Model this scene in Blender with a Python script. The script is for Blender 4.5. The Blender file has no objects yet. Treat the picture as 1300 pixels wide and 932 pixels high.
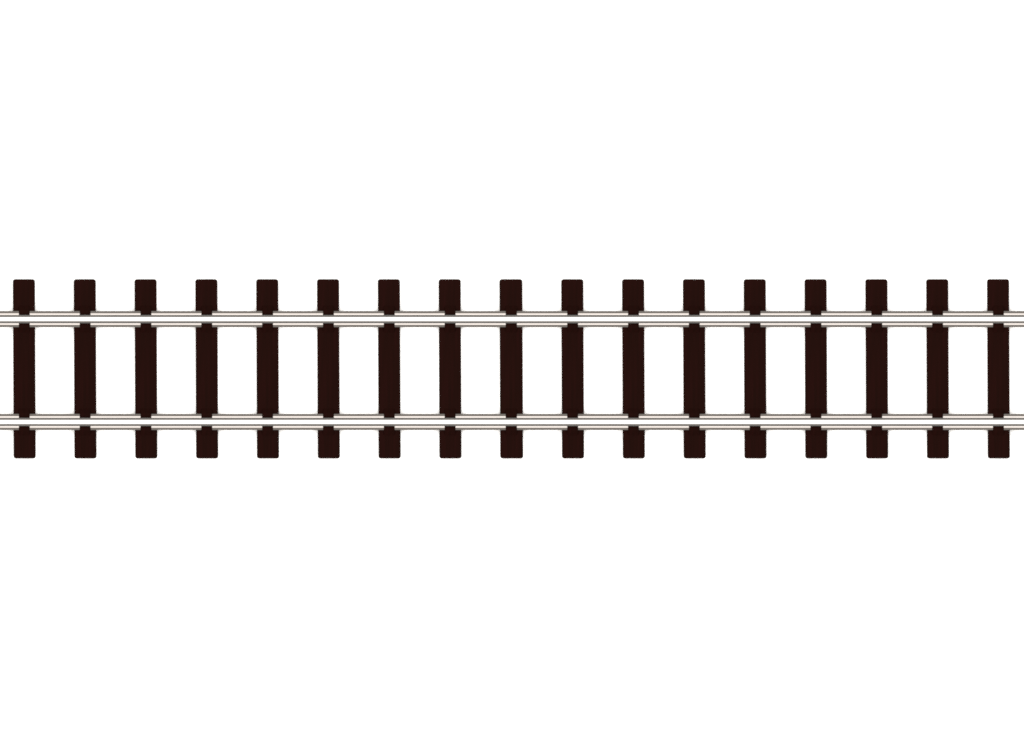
import bpy, bmesh, math

# ------------------------------------------------------------------ scale
# A model railway track, built at its real size (16.5 mm gauge): one unit of U
# is the spacing used for all plan measurements, MM is a millimetre of height.
U = 0.1375e-3
MM = 1e-3
scene = bpy.context.scene
C = scene.collection


def X(px): return (px - 650.0) * U
def Y(py): return (466.0 - py) * U


# -------------------------------------------------------------- materials
def new_mat(name):
    m = bpy.data.materials.new(name)
    m.use_nodes = True
    nt = m.node_tree
    b = nt.nodes['Principled BSDF']
    return m, nt, b


def noise(nt, scale_xyz, detail=4.0, rough=0.55):
    tc = nt.nodes.new('ShaderNodeTexCoord')
    mp = nt.nodes.new('ShaderNodeMapping')
    mp.inputs['Scale'].default_value = scale_xyz
    n = nt.nodes.new('ShaderNodeTexNoise')
    n.inputs['Scale'].default_value = 1.0
    n.inputs['Detail'].default_value = detail
    n.inputs['Roughness'].default_value = rough
    nt.links.new(tc.outputs['Object'], mp.inputs['Vector'])
    nt.links.new(mp.outputs['Vector'], n.inputs['Vector'])
    return n


def ramp(nt, src, stops):
    r = nt.nodes.new('ShaderNodeValToRGB')
    e = r.color_ramp.elements
    e[0].position, e[0].color = stops[0]
    e[1].position, e[1].color = stops[-1]
    for p, c in stops[1:-1]:
        k = e.new(p)
        k.color = c
    nt.links.new(src, r.inputs['Fac'])
    return r


def plastic():
    m, nt, b = new_mat('brown_plastic')
    n = noise(nt, (1900, 70, 900), 4.0, 0.55)           # moulded grain along the sleeper
    r = ramp(nt, n.outputs['Fac'], [(0.30, (0.0058, 0.0018, 0.0012, 1)),
                                    (0.50, (0.0072, 0.0019, 0.0013, 1)),
                                    (0.70, (0.0088, 0.0020, 0.0016, 1))])
    nt.links.new(r.outputs['Color'], b.inputs['Base Color'])
    b.inputs['Roughness'].default_value = 0.75
    b.inputs['Specular IOR Level'].default_value = 0.01
    bp = nt.nodes.new('ShaderNodeBump')
    bp.inputs['Strength'].default_value = 0.25
    bp.inputs['Distance'].default_value = 0.00003
    nt.links.new(n.outputs['Fac'], bp.inputs['Height'])
    nt.links.new(bp.outputs['Normal'], b.inputs['Normal'])
    return m


def nickel(name, c0, c1, r0, r1):
    m, nt, b = new_mat(name)
    n = noise(nt, (120, 5200, 5200), 4.0, 0.6)          # drawing lines along the rail
    r = ramp(nt, n.outputs['Fac'], [(0.3, c0 + (1,)), (0.7, c1 + (1,))])
    nt.links.new(r.outputs['Color'], b.inputs['Base Color'])
    mr = nt.nodes.new('ShaderNodeMapRange')
    mr.inputs['To Min'].default_value = r0
    mr.inputs['To Max'].default_value = r1
    nt.links.new(n.outputs['Fac'], mr.inputs['Value'])
    nt.links.new(mr.outputs['Result'], b.inputs['Roughness'])
    b.inputs['Metallic'].default_value = 1.0
    return m


def paper():
    m, nt, b = new_mat('white_paper')
    n = noise(nt, (60, 60, 60), 3.0, 0.5)
    r = ramp(nt, n.outputs['Fac'], [(0.3, (0.855, 0.86, 0.85, 1)), (0.7, (0.875, 0.875, 0.87, 1))])
    nt.links.new(r.outputs['Color'], b.inputs['Base Color'])
    b.inputs['Roughness'].default_value = 0.9
    b.inputs['Specular IOR Level'].default_value = 0.1
    return m


PLASTIC = plastic()
FOOT = nickel('nickel_silver_dull', (0.250, 0.231, 0.217), (0.268, 0.248, 0.233), 0.12, 0.18)
HEAD = nickel('nickel_silver_polished', (0.39, 0.375, 0.36), (0.43, 0.415, 0.40), 0.08, 0.16)
PAPER = paper()


# ---------------------------------------------------------------- helpers
def link(name, bm, mat, parent=None, loc=(0, 0, 0)):
    bmesh.ops.recalc_face_normals(bm, faces=bm.faces[:])
    me = bpy.data.meshes.new(name)
    bm.to_mesh(me)
    bm.free()
    me.materials.append(mat)
    o = bpy.data.objects.new(name, me)
    C.objects.link(o)
    o.location = loc
    if parent is not None:
        o.parent = parent
    return o


def extrude_profile(pts, x0, x1):
    """A closed (y, z) profile drawn out along x, capped at both ends."""
    bm = bmesh.new()
    a = [bm.verts.new((x0, y, z)) for y, z in pts]
    b = [bm.verts.new((x1, y, z)) for y, z in pts]
    n = len(pts)
    for i in range(n):
        j = (i + 1) % n
        bm.faces.new((a[i], a[j], b[j], b[i]))
    bm.faces.new(a)
    bm.faces.new(b[::-1])
    return bm


def mirror_profile(half):
    return half + [(-y, z) for y, z in reversed(half) if y > 1e-9]


def rounded_rect(hw, hl, r, n=6):
    out = []
    for cx, cy, a0 in ((hw - r, hl - r, 0), (-hw + r, hl - r, 90),
                       (-hw + r, -hl + r, 180), (hw - r, -hl + r, 270)):
        for k in range(n + 1):
            a = math.radians(a0 + 90.0 * k / n)
            out.append((cx + r * math.cos(a), cy + r * math.sin(a)))
    return out


def sleeper_mesh(width, length, height):
    """A moulded bar with rounded corners and a softened upper edge."""
    bm = bmesh.new()
    rings = []
    b = 0.17 * MM
    levels = [(0.0, 0.0)]
    for k in range(5):
        t = math.radians(90.0 * k / 4)
        levels.append((b * (1 - math.cos(t)), height - b + b * math.sin(t)))
    for inset, z in levels:
        ring = rounded_rect(width / 2 - inset, length / 2 - inset, 3.0 * U - inset * 0.6)
        rings.append([bm.verts.new((x - y * SKEW, y, z)) for x, y in ring])
    n = len(rings[0])
    for a, c in zip(rings, rings[1:]):
        for i in range(n):
            j = (i + 1) % n
            bm.faces.new((a[i], a[j], c[j], c[i]))
    bm.faces.new(rings[0][::-1])
    bm.faces.new(rings[-1])
    return bm


# the sleepers lie a hair out of square to the rails
SKEW = 0.0044

# heights
Z_TOP = 1.3 * MM                 # top of the sleepers
Z_FOOT = Z_TOP + 0.01 * MM       # underside of the rail foot

# ---------------------------------------------------------------- setting
bm = bmesh.new()
q = [bm.verts.new(p) for p in ((-2, -2, 0), (2, -2, 0), (2, 2, 0), (-2, 2, 0))]
bm.faces.new(q)
table = link('backdrop', bm, PAPER)
table['kind'] = 'structure'
table['label'] = 'plain bright white surface under the track'

# ------------------------------------------------------------------ track
track = bpy.data.objects.new('railway_track', None)
track.empty_display_size = 0.01
C.objects.link(track)
track.location = (0, Y(470.5), 0)
track['label'] = 'straight model railway track with dark brown sleepers and silver rails on white'
track['category'] = 'railway track'
Y0 = Y(470.5)

# rails: a dull flat-bottomed foot and web that carries a polished head
EXT = 365                        # the track runs on past both edges of the picture
x0, x1 = X(-EXT), X(1300 + EXT)
foot_half = [(10.2 * U, Z_FOOT), (10.2 * U, Z_FOOT + 0.10 * MM),
             (7.30 * U, Z_FOOT + 0.350 * MM), (7.20 * U, Z_FOOT + 0.354 * MM),
             (4.0 * U, Z_FOOT + 0.36 * MM), (2.4 * U, Z_FOOT + 0.50 * MM),
             (2.2 * U, Z_FOOT + 0.90 * MM)]
head_half = [(2.6 * U, Z_FOOT + 0.90 * MM), (4.9 * U, Z_FOOT + 0.98 * MM),
             (5.2 * U, Z_FOOT + 1.05 * MM), (5.2 * U, Z_FOOT + 1.30 * MM),
             (2.52 * U, Z_FOOT + 1.635 * MM), (2.42 * U, Z_FOOT + 1.640 * MM),
             (0.0, Z_FOOT + 1.645 * MM)]
for yc in (405.2, 535.75):
    yr = Y(yc) - Y0
    rail = link('rail', extrude_profile(mirror_profile(foot_half), x0, x1), FOOT, track, (0, yr, 0))
    link('rail_head', extrude_profile(mirror_profile(head_half), x0, x1), HEAD, rail)

# sleepers
PITCH = 77.22
LENGTH = 227.6 * U


def rail_clip_mesh(side):
    """The moulded lug that grips the rail foot: rises off the sleeper, steps over
    the foot and ends under the rail head. side = +1 beyond the rail, -1 before it."""
    w = 6.95 * U
    prof = [(17.5 * U, Z_TOP - 0.05 * MM), (16.5 * U, Z_TOP + 0.06 * MM),
            (11.6 * U, Z_TOP + 0.48 * MM), (10.6 * U, Z_TOP + 0.55 * MM),
            (9.2 * U, Z_TOP + 0.60 * MM), (6.2 * U, Z_TOP + 0.63 * MM),
            (4.75 * U, Z_TOP + 0.62 * MM), (4.6 * U, Z_TOP + 0.56 * MM), (4.6 * U, Z_TOP + 0.28 * MM)]
    bm = bmesh.new()
    rings = []
    for x, inset in ((-w, 0.05 * MM), (-w + 0.05 * MM, 0.0), (w - 0.05 * MM, 0.0), (w, 0.05 * MM)):
        ring = []
        for i, (y, z) in enumerate(prof):
            zz = z - inset if 0 < i < len(prof) - 1 else z
            ring.append(bm.verts.new((x, side * y, zz)))
        rings.append(ring)
    n = len(prof)
    for a, c in zip(rings, rings[1:]):
        for i in range(n):
            j = (i + 1) % n
            bm.faces.new((a[i], a[j], c[j], c[i]))
    bm.faces.new(rings[0])
    bm.faces.new(rings[-1][::-1])
    return bm


proto = link('sleeper', sleeper_mesh(28.1 * U, LENGTH, Z_TOP), PLASTIC, track)
proto_clips = []
for yc in (405.2, 535.75):
    for side in (1, -1):
        proto_clips.append(link('rail_clip', rail_clip_mesh(side), PLASTIC, proto,
                                (0, Y(yc) - (Y0 + Y(468.35) - Y0), 0)))
yc_s = Y(468.35) - Y0
wide_mesh = None
spots = []
for i in range(-4, 21):
    cx = 30.85 + PITCH * i + (1.15 if i >= 9 else (0.5 if i == 8 else 0.0))
    spots.append((cx, i == 8))
for k, (cx, wide) in enumerate(spots):
    if k == 0:
        s, clips = proto, proto_clips
    else:
        s = proto.copy()
        C.objects.link(s)
        s.parent = track
        clips = []
        for c in proto_clips:
            d = c.copy()
            C.objects.link(d)
            d.parent = s
            clips.append(d)
    s.location = (X(cx), yc_s, 0)
    if wide:
        s.scale.x = 1.035

# ------------------------------------------------------------- light
w = bpy.data.worlds.new('World')
scene.world = w
w.use_nodes = True
wn = w.node_tree
bg = wn.nodes['Background']
bg.inputs['Strength'].default_value = 1.0
# a plain studio: dim at the horizon, paler towards the ceiling
tc = wn.nodes.new('ShaderNodeTexCoord')
sep = wn.nodes.new('ShaderNodeSeparateXYZ')
wn.links.new(tc.outputs['Generated'], sep.inputs['Vector'])
wr = wn.nodes.new('ShaderNodeValToRGB')
e = wr.color_ramp.elements
e[0].position, e[0].color = 0.0, (0.31, 0.303, 0.293, 1)
e[1].position, e[1].color = 0.45, (0.80, 0.765, 0.72, 1)
wn.links.new(sep.outputs['Z'], wr.inputs['Fac'])
wn.links.new(wr.outputs['Color'], bg.inputs['Color'])

ld = bpy.data.lights.new('overhead_softbox', 'AREA')
ld.shape = 'SQUARE'
ld.size = 1.8
LS = 3.4
ld.energy = LS * math.pi * ld.size ** 2
ld.color = (1.0, 0.985, 0.97)
lo = bpy.data.objects.new('overhead_softbox', ld)
C.objects.link(lo)
lo.location = (0, 0, 0.95)

# ------------------------------------------------------------- camera
cd = bpy.data.cameras.new('camera')
cd.type = 'ORTHO'
cd.ortho_scale = 1300 * U
cd.clip_start = 0.01
cd.clip_end = 20
cam = bpy.data.objects.new('camera', cd)
C.objects.link(cam)
cam.location = (0, 0, 0.6)
scene.camera = cam

vs = scene.view_settings
vs.view_transform = 'Standard'
vs.look = 'None'
vs.exposure = 0
vs.gamma = 1
scene.cycles.use_denoising = False
scene.cycles.filter_width = 1.7
scene.cycles.use_adaptive_sampling = False
scene.cycles.sample_clamp_direct = 1.2
scene.cycles.sample_clamp_indirect = 1.2
